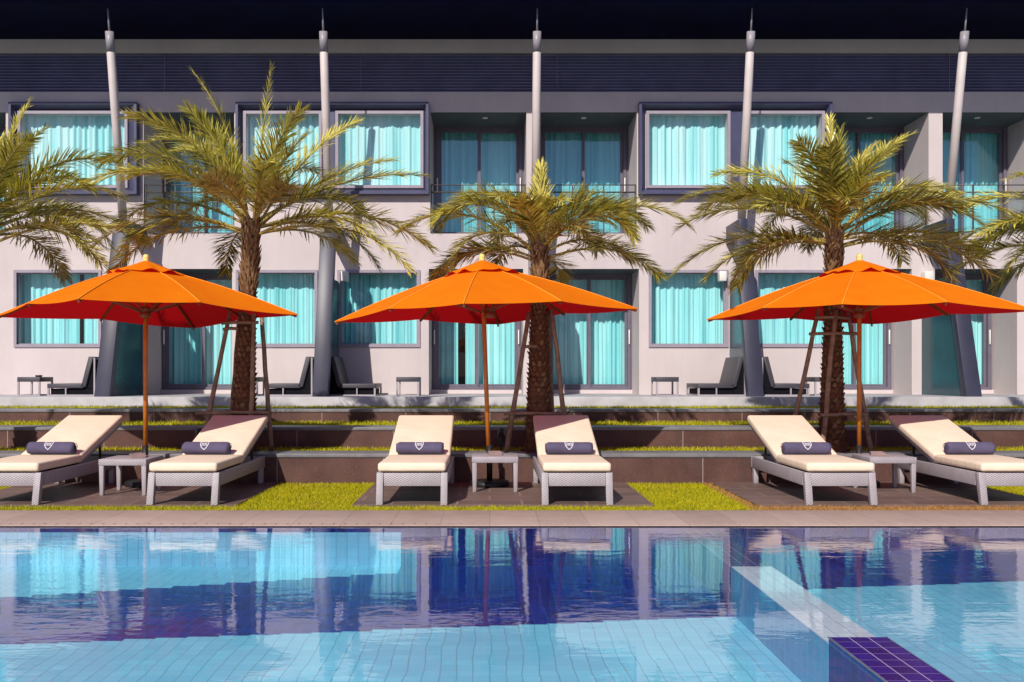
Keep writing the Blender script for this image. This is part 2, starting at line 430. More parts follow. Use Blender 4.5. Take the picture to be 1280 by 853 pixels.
sc.cycles.glossy_bounces = 4; sc.cycles.use_denoising = True

# ------------------------------------------------------------------ ground, lawn, pool
PX0, PX1, PY0, PY1 = -15, 15, -6, 7.26
WZ = -.012
def struct(mb, name, mat, **kw): return tag(mb.build(name, mat, **kw), kind='structure')
g = MB(); B = 900
for (a,b,c_,d_) in ((-B,B,PY1,B),(-B,B,-B,PY0),(-B,PX0,PY0,PY1),(PX1,B,PY0,PY1)):
    g.quad((a,c_,-.08),(b,c_,-.08),(b,d_,-.08),(a,d_,-.08))
struct(g, 'ground', M['ground'])
g = MB(); g.quad((-16,8.08,-.02),(16,8.08,-.02),(16,10.2,-.02),(-16,10.2,-.02)); struct(g, 'lawn', M['soil'])
g = MB(); g.box(-16, 16, 7.26, 8.08, -.04, 0); struct(g, 'pool_coping', M['pool_coping'], bevel=.006, seg=2)
pads = [(-5.06,-2.31), (-1.255,1.50), (2.45,5.22)]
for a, b in pads:
    g = MB(); g.box(a, b, 8.37, 10.19, -.05, .004); struct(g, 'lounger_pad', M['paver'])
# pool shell
FL, FR = -.32, -.20
DX0, DX1 = 1.53, 1.79
g = MB(); g.quad((PX0,PY0,FL),(DX0,PY0,FL),(DX0,PY1,FL),(PX0,PY1,FL))
struct(g, 'pool_floor', floor_mat('deep_pool_tiles', 5.36, 6.88, .14, .30, -1.2, (.27,.74,.95)))
g = MB(); g.quad((DX1,PY0,FR),(PX1,PY0,FR),(PX1,PY1,FR),(DX1,PY1,FR))
struct(g, 'pool_floor', floor_mat('shallow_pool_tiles', 5.98, 9, .15, .2, 2.15, (.26,.70,.92)))
t = NT('pool_wall_tiles'); co = t.coord(); x, y, z = t.sep(co)
dk = t.math('GREATER_THAN', x, -.70)
dk = t.math('MAXIMUM', dk, t.math('GREATER_THAN', z, -.055))
edge = t.math('GREATER_THAN', z, -.018)
cc = tile_colour(t, co, dk, (.26,.56,.76), (.002,.018,.17), (.15,.34,.50), (.02,.07,.28), axes=(0,2))
cc = t.mix(edge, cc, (.02,.016,.02))
pw = t.done(t.bsdf(cc, .35, .3))
g = MB(); g.quad((PX0,PY1-.002,-.4),(PX1,PY1-.002,-.4),(PX1,PY1-.002,-.005),(PX0,PY1-.002,-.005))
g.quad((PX0,PY0,-.4),(PX0,PY1,-.4),(PX0,PY1,-.02),(PX0,PY0,-.02)); g.quad((PX1,PY1,-.4),(PX1,PY0,-.4),(PX1,PY0,-.02),(PX1,PY1,-.02))
g.quad((PX1,PY0,-.4),(PX0,PY0,-.4),(PX0,PY0,-.02),(PX1,PY0,-.02))
struct(g, 'pool_wall', pw)
g = MB(); g.quad((PX0,PY0,WZ),(PX1,PY0,WZ),(PX1,PY1,WZ),(PX0,PY1,WZ)); struct(g, 'pool_water', water_mat())
# low dividing wall between the two basins
def div_tiles(name, axes, dark, pale=(.92,.90,.97), gl=(.50,.52,.66), gd=(.42,.33,.50)):
    t = NT(name); co = t.coord()
    mp = t.mapping(co, (1,1,1), (-DX0+.0005, 0, -.012))
    x, y, z = t.sep(co)
    dk = 1.0 if dark else t.math('GREATER_THAN', y, 5.84)
    c = tile_colour(t, mp, dk, pale, (.014,.005,.17), gl, gd, axes=axes)
    return t.done(t.bsdf(c, .22, .45))
dv = thing('pool_divider', 'low tiled wall dividing the pool, its near end deep purple above the water', 'pool divider', (0,0,0))
g = MB(); g.box(DX0, DX1, 4.155, 7.25, FL-.02, -.030); o = g.build('submerged_section', [div_tiles('pale_divider_tiles', (0,1), False), div_tiles('shaded_divider_side', (1,2), False, (.12,.36,.56), (.17,.42,.60), (.02,.03,.2))], dv)  # side tiles coloured darker and bluer for shade and water tint
for i, p in enumerate(o.data.polygons): p.material_index = 0 if abs(p.normal.z) > .5 else 1
g = MB(); g.box(DX0, DX1, -2, 4.15, FL-.02, .001); o = g.build('raised_section', [div_tiles('purple_divider_tiles', (0,1), True), div_tiles('purple_divider_side', (1,2), True, gd=(.06,.05,.18))], dv)
for i, p in enumerate(o.data.polygons): p.material_index = 0 if abs(p.normal.z) > .5 else 1
g = MB(); g.tube([(DX0-.001,-2,.0),(DX0-.001,4.152,.0)], .004, 8); g.tube([(DX1+.001,-2,.0),(DX1+.001,4.152,.0)], .003, 8)
g.build('edge_trim', simple('pale_edge_trim', (.62,.52,.50), .4, .4), dv)

# terraces
Z1, Z2, Z3, ZD = .315, .553, .71, .845
Y1, Y2, Y3, YD, YF = 10.2, 11.25, 12.92, 14.56, 16.43
for (yy, z0, z1, yb, lab) in ((Y1, -.05, Z1, Y2, 'lowest speckled granite retaining wall, directly behind the sun loungers'),
                              (Y2, Z1-.1, Z2, Y3, 'middle of the three speckled granite retaining walls'),
                              (Y3, Z2-.1, Z3, YD, 'uppermost granite retaining wall, just below the building terrace')):
    r = thing('retaining_wall', lab, 'wall', (0,yy,0))
    g = MB(); g.box(-16, 16, 0, .28, z0, z1-.04); g.build('wall_face', M['granite'], r)
    g = MB(); g.box(-16, 16, -.012, .44, z1-.04, z1); g.build('coping', M['coping'], r, bevel=.004, seg=2)
    s = MB(); s.quad((-16,yy+.27,z1-.03),(16,yy+.27,z1-.03),(16,yb+.01,z1-.03),(-16,yb+.01,z1-.03)); struct(s, 'planting_bed', M['soil'])
g = MB(); g.box(-16, 16, YD, YF+.05, .3, ZD); struct(g, 'terrace_deck', M['deck'], bevel=.008, seg=2)

def grass(name, rects, n, h, wdt, z, seed):
    rnd = random.Random(seed); m = MB(); A = [(b-a)*(d_-c_) for a,b,c_,d_ in rects]; tot = sum(A)
    for (a,b,c_,d_), ar in zip(rects, A):
        for _ in range(int(n*ar/tot)):
            x = rnd.uniform(a,b); y = rnd.uniform(c_,d_); hh = h*rnd.uniform(.5,1.25); an = rnd.uniform(0,2*pi)
            lx = rnd.gauss(0,.45)*hh; ly = rnd.gauss(0,.45)*hh; w_ = wdt*rnd.uniform(.6,1.3)
            dx, dy = cos(an)*w_, sin(an)*w_; k = len(m.v)
            m.v += [(x-dx,y-dy,z),(x+dx,y+dy,z),(x+dx*.6+lx*.5,y+dy*.6+ly*.5,z+hh*.6),(x-dx*.6+lx*.5,y-dy*.6+ly*.5,z+hh*.6),(x+lx,y+ly,z+hh)]
            m.face((k,k+1,k+2,k+3)); m.face((k+3,k+2,k+4))
    return tag(m.build(name, M['grass']), kind='stuff')
VX = 8.2
gr = [(-VX,VX,8.085,8.36)]
ed = [-VX]+[q for p in pads for q in p]+[VX]
lawn = [(ed[i], ed[i+1], 8.36, 10.18) for i in (0,2,4,6)]
o = grass('front_grass_strip', gr, 34000, .030, .003, -.02, 1); tag(o, 'narrow grass strip along the pool coping', 'grass')
o = grass('lawn_grass', lawn, 95000, .028, .0030, -.02, 2); tag(o, 'bright mown grass between the lounger pads', 'grass')
for (yy, yb, z, s, q) in ((Y1+.45,Y2,Z1,3,'lowest'),(Y2+.60,Y3,Z2,4,'middle'),(Y3+.70,YD,Z3,5,'uppermost')):
    o = grass('terrace_grass', [(-11,12,yy,yb-.01)], 22000, .042, .005, z-.03, s); tag(o, 'grass growing on the %s planted terrace' % q, 'grass')

# ------------------------------------------------------------------ building
bld = thing('hotel_building', 'two storey grey hotel block with turquoise curtained windows and white sloping poles', 'building', (0, YF, ZD))
def bp(mb, name, mat, parent=None, **kw):
    p = parent or bld
    o = mb.build(name, mat, p, **kw)
    if p is bld: o.location = (0, -YF, -ZD)
    return o
XL, XR = -12.5, 13.0
def holed_wall(m, x0, x1, z0, z1, y0, y1, holes):
    xs = sorted({x0,x1}|{h[0] for h in holes}|{h[1] for h in holes}); zs = sorted({z0,z1}|{h[2] for h in holes}|{h[3] for h in holes})
    xs = [x for x in xs if x0-1e-6 <= x <= x1+1e-6]; zs = [z for z in zs if z0-1e-6 <= z <= z1+1e-6]
    def solid(i,k):
        if not (0 <= i < len(xs)-1 and 0 <= k < len(zs)-1): return False
        cx = (xs[i]+xs[i+1])/2; cz = (zs[k]+zs[k+1])/2
        return not any(h[0] < cx < h[1] and h[2] < cz < h[3] for h in holes)
    for i in range(len(xs)-1):
        for k in range(len(zs)-1):
            if not solid(i,k): continue
            a,b,c_,d_ = xs[i],xs[i+1],zs[k],zs[k+1]
            m.quad((a,y0,c_),(b,y0,c_),(b,y0,d_),(a,y0,d_)); m.quad((b,y1,c_),(a,y1,c_),(a,y1,d_),(b,y1,d_))
            if not solid(i-1,k): m.quad((a,y1,c_),(a,y0,c_),(a,y0,d_),(a,y1,d_))
            if not solid(i+1,k): m.quad((b,y0,c_),(b,y1,c_),(b,y1,d_),(b,y0,d_))
            if not solid(i,k-1): m.quad((a,y1,c_),(b,y1,c_),(b,y0,c_),(a,y0,c_))
            if not solid(i,k+1): m.quad((a,y0,d_),(b,y0,d_),(b,y1,d_),(a,y1,d_))
ZS = 7.19; ZLB, ZLT = 6.25, 6.95; ZN = 5.89; ZNF = 3.72; ZGS = 3.09
up_niche = [(-10.35,-8.64),(-6.18,-4.56),(-1.06,.657),(.90,2.63),(6.12,7.84),(8.09,9.80)]
lo_niche = [(-10.2,-8.75),(-6.15,-4.6),(-1.086,.60),(1.05,2.67),(6.15,7.54),(7.95,9.42)]
boxes = [(-8.52,-6.25,[(-8.36,-6.50)]), (-4.50,-1.08,[(-4.34,-3.04),(-2.70,-1.23)]), (2.65,6.07,[(2.84,4.24),(4.57,5.92)]), (9.95,13.0,[(10.1,12.8)])]
lo_win = [(-8.46,-6.96),(-4.50,-3.10),(-2.69,-1.27),(2.87,4.23),(4.77,6.05),(9.9,11.3)]
WB, WT = 1.72, 3.04
BB, BT = 4.575, 5.86
holes = [(a,b,ZNF,ZN) for a,b in up_niche]+[(a,b,ZD,ZGS) for a,b in lo_niche]+[(a,b,WB,WT) for a,b in lo_win]
for bx in boxes:
    for a,b in bx[2]: holes.append((a,b,BB,BT))
g = MB(); holed_wall(g, XL, XR, ZD-.3, ZLB, YF, YF+.2, holes)
g.box(XL, XR, YF, YF+.2, ZLT, ZS+.2)
# body of the block
g.quad((XL,YF+.2,0),(XL,25,0),(XL,25,ZS+.2),(XL,YF+.2,ZS+.2)); g.quad((XR,25,0),(XR,YF+.2,0),(XR,YF+.2,ZS+.2),(XR,25,ZS+.2))
g.quad((XL,25,0),(XR,25,0),(XR,25,ZS+.2),(XL,25,ZS+.2))
NYU, NYL = YF+1.10, YF+.95
for lst, yb, z0, z1 in ((up_niche, NYU, ZNF, ZN), (lo_niche, NYL, ZD, ZGS)):
    for a,b in lst:
        y0 = YF+.2
        g.quad((a,y0,z0),(a,yb,z0),(a,yb,z1),(a,y0,z1)); g.quad((b,yb,z0),(b,y0,z0),(b,y0,z1),(b,yb,z1))
        g.quad((a,y0,z0+.001),(b,y0,z0+.001),(b,yb,z0+.001),(a,yb,z0+.001))
bp(g, 'wall', M['wall'])
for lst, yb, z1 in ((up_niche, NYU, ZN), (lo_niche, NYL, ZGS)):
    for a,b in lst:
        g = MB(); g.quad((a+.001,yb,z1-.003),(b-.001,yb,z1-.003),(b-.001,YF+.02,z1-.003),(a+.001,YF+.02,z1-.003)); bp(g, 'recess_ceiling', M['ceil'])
g = MB(); g.box(XL+.05, XR-.05, 18.6, 18.7, .2, ZS); g.box(XL+.05, XR-.05, 17.6, 18.6, 3.3, 3.5); bp(g, 'inner_room_wall', M['room'])  # dark colour stands in for unlit rooms seen through curtain gaps
# louvre band
g = MB(); g.box(XL, XR, YF+.12, YF+.16, ZLB, ZLT)
nl = 13
for i in range(nl):
    z = ZLB+(ZLT-ZLB)*(i+.5)/nl
    g.hexa([(XL,YF+.03,z-.022),(XR,YF+.03,z-.022),(XR,YF+.11,z+.012),(XL,YF+.11,z+.012),(XL,YF+.03,z-.010),(XR,YF+.03,z-.010),(XR,YF+.11,z+.024),(XL,YF+.11,z+.024)])
for k in range(-3,5): g.box(k*3.51+1.2, k*3.51+1.212, YF+.02, YF+.03, ZLB, ZLT)
bp(g, 'louvre_band', M['louvre'])
# roof
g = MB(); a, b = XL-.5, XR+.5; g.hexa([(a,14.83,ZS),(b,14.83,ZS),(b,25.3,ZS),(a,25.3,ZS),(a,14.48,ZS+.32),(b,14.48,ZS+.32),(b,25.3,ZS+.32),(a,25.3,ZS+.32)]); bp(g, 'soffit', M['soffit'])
g = MB(); g.box(XL-.6, XR+.6, 14.44, 25.4, ZS+.325, ZS+.52); bp(g, 'roof', M['roof'])

def curtain(m, x0, x1, y, z0, z1, seed, amp=.03, pitch=.105):
    rnd = random.Random(seed); n = max(12, int((x1-x0)/.011)); rows = 5; base = len(m.v)
    ph = [rnd.uniform(0,6.28) for _ in range(6)]
    for j in range(rows):
        z = z0+(z1-z0)*j/(rows-1); k = 1-.25*j/(rows-1)
        for i in range(n+1):
            x = x0+(x1-x0)*i/n; u = x/pitch*2*pi
            wv = (.7+.45*sin(x*2.3+ph[4]))*sin(u+2.6*sin(x*3.1+ph[0])+1.2*sin(x*8.3+ph[5])+ph[1]+.25*sin(z*1.7+x*5))+.6*sin(u*.41+ph[2]+z*.3)+.25*sin(u*1.9+ph[3])
            m.v.append((x, y+amp*k*wv, z))
    for j in range(rows-1):
        for i in range(n):
            a = base+j*(n+1)+i; m.face((a,a+1,a+n+2,a+n+1), True)
def rect_frame(m, x0, x1, z0, z1, y0, y1, w):
    m.box(x0, x1, y0, y1, z0, z0+w); m.box(x0, x1, y0, y1, z1-w, z1)
    m.box(x0, x0+w, y0, y1, z0+w, z1-w); m.box(x1-w, x1, y0, y1, z0+w, z1-w)
seed = 10
# ground-floor picture windows
for (a,b) in lo_win:
    seed += 1; e = .002
    g = MB(); rect_frame(g, a-.03, b+.03, WB-.03, WT+.03, YF-.025, YF-.003, .05); rect_frame(g, a+e, b-e, WB+e, WT-e, YF+.03, YF+.12, .035)
    wdw = bp(g, 'window', M['alu'])
    g = MB(); g.quad((a+.035,YF+.07,WB+.035),(b-.035,YF+.07,WB+.035),(b-.035,YF+.07,WT-.035),(a+.035,YF+.07,WT-.035)); g.build('pane', M['glass'], wdw)
    g = MB()
    if a < -8: curtain(g, a-.1, a+1.02, YF+.28, WB-.1, WT+.1, seed); curtain(g, a+1.09, b+.15, YF+.28, WB-.1, WT+.1, seed+50)
    else: curtain(g, a-.1, b+.1, YF+.28, WB-.1, WT+.1, seed)
    g.build('curtain', M['curtain_lo'], wdw)
# upper splayed window boxes
for (a,b,wins) in boxes:
    z0, z1 = 4.40, 6.03; yf = YF-.15; yi = YF-.004
    g = MB(); lip = .045
    o4 = [(a,z0),(b,z0),(b,z1),(a,z1)]; l4 = [(a+lip,z0+lip),(b-lip,z0+lip),(b-lip,z1-lip),(a+lip,z1-lip)]
    i4 = [(wins[0][0]-.06,BB-.06),(wins[-1][1]+.06,BB-.06),(wins[-1][1]+.06,BT+.05),(wins[0][0]-.06,BT+.05)]
    for i in range(4):
        j = (i+1)%4
        P = lambda q, y: (q[0], y, q[1])
        g.quad(P(o4[i],yi), P(o4[j],yi), P(o4[j],yf), P(o4[i],yf))
        g.quad(P(o4[i],yf), P(o4[j],yf), P(l4[j],yf), P(l4[i],yf))
        g.quad(P(l4[i],yf), P(l4[j],yf), P(i4[j],yi), P(i4[i],yi))
    bay = bp(g, 'window_surround', M['navy'])
    for k in range(len(wins)-1):
        g = MB(); g.box(wins[k][1]+.06, wins[k+1][0]-.06, YF-.03, YF-.003, BB-.06, BT+.05); g.build('mullion_panel', M['navy'], bay)
    for (c_,e_) in wins:
        seed += 1
        g = MB(); rect_frame(g, c_-.05, e_+.05, BB-.05, BT+.04, YF-.05, YF-.001, .052); g.build('window_frame', M['alu'], bay)
        g = MB(); q = YF+.01; g.quad((c_,q,BB),(e_,q,BB),(e_,q,BT),(c_,q,BT)); g.build('pane', M['glass'], bay)
        g = MB(); curtain(g, c_-.1, e_+.1, YF+.17, BB-.1, BT+.1, seed, .03, .12); g.build('curtain', M['curtain_hi'], bay)
# sliding doors in the recesses
def sliding(a, b, yb, z0, z1, mg, mc, seed, gap=None, margin=0.03):
    g = MB(); zz = z0+.075
    g.box(a+.003, b-.003, yb-.10, yb+.10, z0+.003, zz-.002); sill = bp(g, 'door_sill', M['wall'])
    x0, x1 = a+margin, b-margin; mid = (x0+x1)/2
    g = MB(); rect_frame(g, x0, x1, zz, z1-.003, yb-.04, yb+.06, .05)
    g.box(a+.002, x0, yb-.02, yb+.08, zz, z1-.003); g.box(x1, b-.002, yb-.02, yb+.08, zz, z1-.003)
    dr = bp(g, 'sliding_door', M['frame'])
    g = MB(); rect_frame(g, x0+.052, mid+.035, zz+.052, z1-.055, yb-.02, yb+.012, .05); g.build('door_leaf', M['frame'], dr)
    g = MB(); rect_frame(g, mid-.035, x1-.052, zz+.052, z1-.055, yb+.016, yb+.048, .05); g.build('door_leaf', M['frame'], dr)
    g = MB(); g.quad((x0+.1,yb,zz+.1),(mid-.015,yb,zz+.1),(mid-.015,yb,z1-.1),(x0+.1,yb,z1-.1)); g.build('pane', mg, dr)
    g = MB(); g.quad((mid+.015,yb+.03,zz+.1),(x1-.1,yb+.03,zz+.1),(x1-.1,yb+.03,z1-.1),(mid+.015,yb+.03,z1-.1)); g.build('pane', mg, dr)
    for hx in (x0+.012, x1-.038):
        h = MB(); h.box(hx, hx+.022, yb-.075, yb-.042, zz+.85, zz+1.12); h.build('handle', M['white'], dr, bevel=.004)
    g = MB(); yc = yb+.22
    if gap: curtain(g, a+.03, gap[0], yc, z0, z1, seed); curtain(g, gap[1], b-.03, yc, z0, z1, seed+70)
    else: curtain(g, a+.03, b-.03, yc, z0, z1, seed)
    g.build('curtain', mc, dr)
for i, (a,b) in enumerate(lo_niche):
    sliding(a, b, NYL-.1, ZD, ZGS, M['glass'], M['curtain_lo'], 100+i, (-.60,-.46) if i == 2 else ((-8.95,-8.8) if i == 0 else None), .03)
for i, (a,b) in enumerate(up_niche):
    sliding(a, b, NYU-.1, ZNF, ZN, M['glass_hi'], M['curtain_lo'], 200+i, None, .05 if i in (2,3) else .03)
    cx = (a+b)/2+(.12 if i == 2 else -.05)
    g = MB(); g.lathe([(.05,-.012),(.05,0)], 16, (cx, YF+.35, ZN-.001)); dl = bp(g, 'downlight', M['white'])
    # balustrade
    g = MB(); y = YF+.06; zt = 4.60
    for z_, rr in ((zt,.010),(zt-.13,.014)): g.tube([(a+.005,y,z_),(b-.005,y,z_)], rr, 8)
    for px in (a+.02, a+.02+(b-a-.04)/3, a+.02+2*(b-a-.04)/3, b-.02): g.box(px-.010, px+.010, y-.016, y+.016, ZNF+.003, zt-.01)
    rl = bp(g, 'balustrade', M['rail'])
    g = MB(); g.quad((a+.03,y+.02,ZNF+.06),(b-.03,y+.02,ZNF+.06),(b-.03,y+.02,zt-.16),(a+.03,y+.02,zt-.16)); g.build('glass_panel', M['rail_glass'], rl)
# sloping columns: round white pole above, flat pier below
for i in range(-1,6):
    X = -6.24+3.51*(i) if i != 5 else 11.31
    if i == -1: X = -9.75
    top = Vector((X,15.10,6.83)); knee = Vector((X,15.66,3.85)); foot = Vector((X,14.80,ZD))
    g = MB(); pt = lambda k: top.lerp(knee, k)
    g.tube([pt(.105), pt(.11), knee], [.060,.068,.072], 20); pole = bp(g, 'column_pole', M['pole'])
    g = MB(); g.tube([pt(0), pt(.105)], .068, 20); g.build('pole_top', M['pole_top'], pole)  # upper end of the pole in a greyer tone
    g = MB(); g.tube([(X,15.03,ZS+.001), pt(0)], [.010,.018], 10); g.build('tip_rod', M['pole_top'], pole)
    g = MB(); h = .125; k2 = Vector((X,15.52,3.60)); dn = Vector((0,.14,.04))
    fx = .0
    g.hexa([foot+Vector((-h,0,0)), foot+Vector((h,0,0)), foot+Vector((h,.16,0)), foot+Vector((-h,.16,0)),
            k2+Vector((-h,0,.0)), k2+Vector((h,0,.0)), k2+Vector((h,.16,.0)), k2+Vector((-h,.16,.0))])
    g.box(X-.07, X+.07, 15.56, YF-.002, 3.52, 3.84)
    bp(g, 'column_pier', M['pier'], bevel=.006, seg=2)
    if i in (0,1,3,4):
        sx = X+.02 if i != 4 else X-.06
        g = MB(); g.hexa([(sx-.025,15.0,ZD+.002),(sx+.025,15.0,ZD+.002),(sx+.025,YF-.003,ZD+.002),(sx-.025,YF-.003,ZD+.002),
                          (sx-.025,15.45,2.85),(sx+.025,15.45,2.85),(sx+.025,YF-.003,2.85),(sx-.025,YF-.003,2.85)])
        bp(g, 'privacy_screen', M['screen'])
        s = {0:.16,1:.16,3:-.16,4:-.62}[i]
        g = MB(); g.box(X+s-.06, X+s+.06, YF-.17, YF-.003, 2.86, 3.03); 
        if i != 4: bp(g, 'wall_light', M['white'], bevel=.005)
g = MB(); g.box(7.70, 7.84, YF-.17, YF-.003, 2.86, 3.03); bp(g, 'wall_light', M['white'], bevel=.005)

# ------------------------------------------------------------------ deck furniture
def lounge_chair(label, loc, flip):
    r = thing('lounge_chair', label, 'chair', loc, 0, 'charcoal lounge chairs on the building terrace')
    s = -1 if flip else 1
    def bx(m, x0,x1,y0,y1,z0,z1): m.box(min(s*x0,s*x1), max(s*x0,s*x1), y0,y1,z0,z1)
    g = MB(); bx(g, -.40,.20, 0,.90, .13,.205); g.build('seat', M['wicker_dark'], r, bevel=.008)
    g = MB()
    for y0 in (0,.865):
        bx(g, -.40,-.372, y0,y0+.035, 0,.129); bx(g, -.372,.40, y0,y0+.035, 0,.022); bx(g, .374,.40, y0,y0+.035, .022,.640)
        bx(g, -.1,-.08, y0,y0+.035, .022,.129)
    bx(g, .374,.40, .035,.865, .605,.640); bx(g, -.40,-.372, .035,.865, 0,.022)
    g.build('frame', M['wicker'], r, fix=True)
    g = MB(); P = [(.16,.0,.15),(.24,.0,.15),(.24,.9,.15),(.16,.9,.15),(.29,.0,.655),(.372,.0,.655),(.372,.9,.655),(.29,.9,.655)]
    P = [(s*a,b,c_) for a,b,c_ in P]
    g.hexa(P); g.build('backrest', M['wicker_dark'], r, bevel=.008, fix=True)
    g = MB(); bx(g, -.36,.20, .05,.85, .026,.12); bx(g, .205,.37, .045,.855, .026,.12)
    P = [(.215,.04,.21),(.372,.04,.21),(.372,.86,.21),(.215,.86,.21),(.340,.04,.600),(.372,.04,.600),(.372,.86,.600),(.340,.86,.600)]
    g.hexa([(s*a,b,c_) for a,b,c_ in P]); bx(g, .22,.372, .04,.86, .125,.208)
    g.build('under_seat_shade', M['void'], r, fix=True)  # black blocks stand in for shade under the seat and behind the backrest
    return r
yc = 15.32
for (x, f, lab) in ((-6.97,False,'charcoal wicker lounge chair on the terrace, leftmost, its back to the first sloping pier'),
                    (-3.35,False,'charcoal wicker lounge chair on the terrace between the left palm trunk and second pier'),
                    (-2.30,True,'charcoal wicker lounge chair on the terrace facing right, beside a small table under window'),
                    (3.87,False,'charcoal wicker lounge chair on the terrace facing left, right of the small square table'),
                    (4.93,True,'charcoal wicker lounge chair on the terrace half behind the right palm trunk')):
    lounge_chair(lab, (x, yc, ZD), f)
def deck_table(label, loc):
    r = thing('terrace_table', label, 'table', loc, 0, 'small tables on the building terrace')
    g = MB(); g.box(-.19,.19,-.24,.24,.235,.315); g.build('tabletop', M['wicker_dark'], r, bevel=.006)
    for sx in (-1,1):
        for sy in (-1,1):
            g = MB(); g.box(sx*.175-.014, sx*.175+.014, sy*.225-.014, sy*.225+.014, 0, .236); g.build('leg', M['wicker'], r)
    for sy in (-1,1):
        pass
    g = MB()
    for sy in (-1,1): g.box(-.16,.16, sy*.225-.012, sy*.225+.012, .002,.022)
    for sx in (-1,1): g.box(sx*.175-.012, sx*.175+.012, -.21,.21, .002,.022)
    g.build('base_rail', M['wicker'], r)
for (x, lab) in ((-7.70,'charcoal terrace table at far left beside the leftmost lounge chair'),
                 (-4.06,'charcoal terrace table half hidden behind the left palm trunk'),
                 (-1.37,'charcoal terrace table under the window left of the middle umbrella'),
                 (2.97,'charcoal terrace table between the middle and right umbrellas'),
                 (5.62,'charcoal terrace table half hidden behind the right palm trunk')):
    deck_table(lab, (x, 15.6, ZD))
g = MB(); g.lathe([(.05,0),(.055,.03),(.045,.032),(.04,.012)], 14); o = g.build('ashtray', M['black'], loc=(-7.62,15.55,ZD+.316)); tag(o, 'small black ashtray on the leftmost terrace table', 'ashtray')

# ------------------------------------------------------------------ sun loungers
def make_lounger():
    r = thing('sun_lounger', 'x', 'sun lounger', (0,0,0), 0, 'cream cushioned sun loungers facing the pool')
    W_ = .325
    g = MB(); g.box(-W_+.062, W_-.062, .004,.05, .165,.288)
    for s in (-1,1): g.box(min(s*.288,s*(W_-.003)), max(s*.288,s*(W_-.003)), .068,1.70, .165,.288)
    g.box(-W_+.003, W_-.003, 1.701,1.745, .165,.288)
    g.build('frame', M['wicker'], r, bevel=.005)
    for s in (-1,1):
        x0, x1 = (s*.263, s*W_) if s > 0 else (-W_, -.263)
        g = MB(); g.hexa([(x0,-.055,0),(x1,-.055,0),(x1,.0,0),(x0,.0,0),(x0,0,.29),(x1,0,.29),(x1,.066,.29),(x0,.066,.29)])
        g.build('leg', M['wicker'], r, bevel=.004)
        x0, x1 = (s*.272, s*(W_-.004)) if s > 0 else (-W_+.004, -.272)
        g = MB(); g.box(x0, x1, 1.62,1.69, 0,.164); g.build('leg', M['wicker'], r, bevel=.004)
    g = MB(); g.box(-.287,.287, .051,.90, .262,.292)
    g.build('seat_panel', M['void'], r)
    H = Vector((0,.86,.30)); T = Vector((0,1.93,.655)); u = (T-H).normalized(); n = Vector((0,-u.z,u.y))
    def slab(x, a, b, lo, hi):
        P = []
        for off in (lo, hi):
            for (sx, k) in ((-1,a),(1,a),(1,b),(-1,b)):
                p = H+u*k+n*off; P.append((sx*x, p.y, p.z))
        return P
    L = (T-H).length
    g = MB(); g.hexa(slab(.290, .0, L+.01, -.035, -.002)); bf = g.build('backrest_frame', M['wicker'], r, bevel=.004)
    g = MB()
    for s in (-1,1):
        a = H+u*.62-n*.036; g.bar((s*.24,a.y,a.z), (s*.24,1.50,.20), .022, .022)
    g.build('prop', M['black'], bf)
    g = MB(); g.box(-.312,.312, -.028,.90, .300,.382)
    q = g.build('seat_cushion', M['cushion'], r, bevel=.026, seg=4)
    # slight puff
    for v in q.data.vertices:
        k = (1-(v.co.x/.315)**2)*(1-((v.co.y-.43)/.48)**2)
        if v.co.z > .35: v.co.z += .010*max(0,k)
    g = MB(); g.hexa(slab(.312, .03, L+.02, .002, .082)); q2 = g.build('back_cushion', M['cushion'], r, bevel=.026, seg=4)
    for obj_, y0, y1 in ((q,-.028,.9),):
        g = MB()
        for zz in (.378,): g.tube([(-.300,-.020,zz-.012),(.300,-.020,zz-.012)], .003, 6)
        g.build('piping', M['piping'], q)
    return r
LY = 8.42
lx = [-4.43,-2.80,-.71,.80,3.207,4.80]
llab = ['fully sunlit cream lounger cut by the left picture edge, beside the left side table',
        'cream lounger right of the left side table, half its backrest in shade',
        'cream sun lounger left of the middle side table, its backrest fully sunlit',
        'cream lounger right of the middle side table, one backrest corner in shade',
        'cream sun lounger left of the right side table, its backrest fully sunlit',
        'cream sun lounger cut by the right picture edge, strip of shade along its backrest top']
L0 = make_lounger(); L0['label'] = llab[0]; L0.location = (lx[0], LY, .004)
for x, lb in list(zip(lx, llab))[1:]: dup(L0, (x, LY, .004), 0, lb)

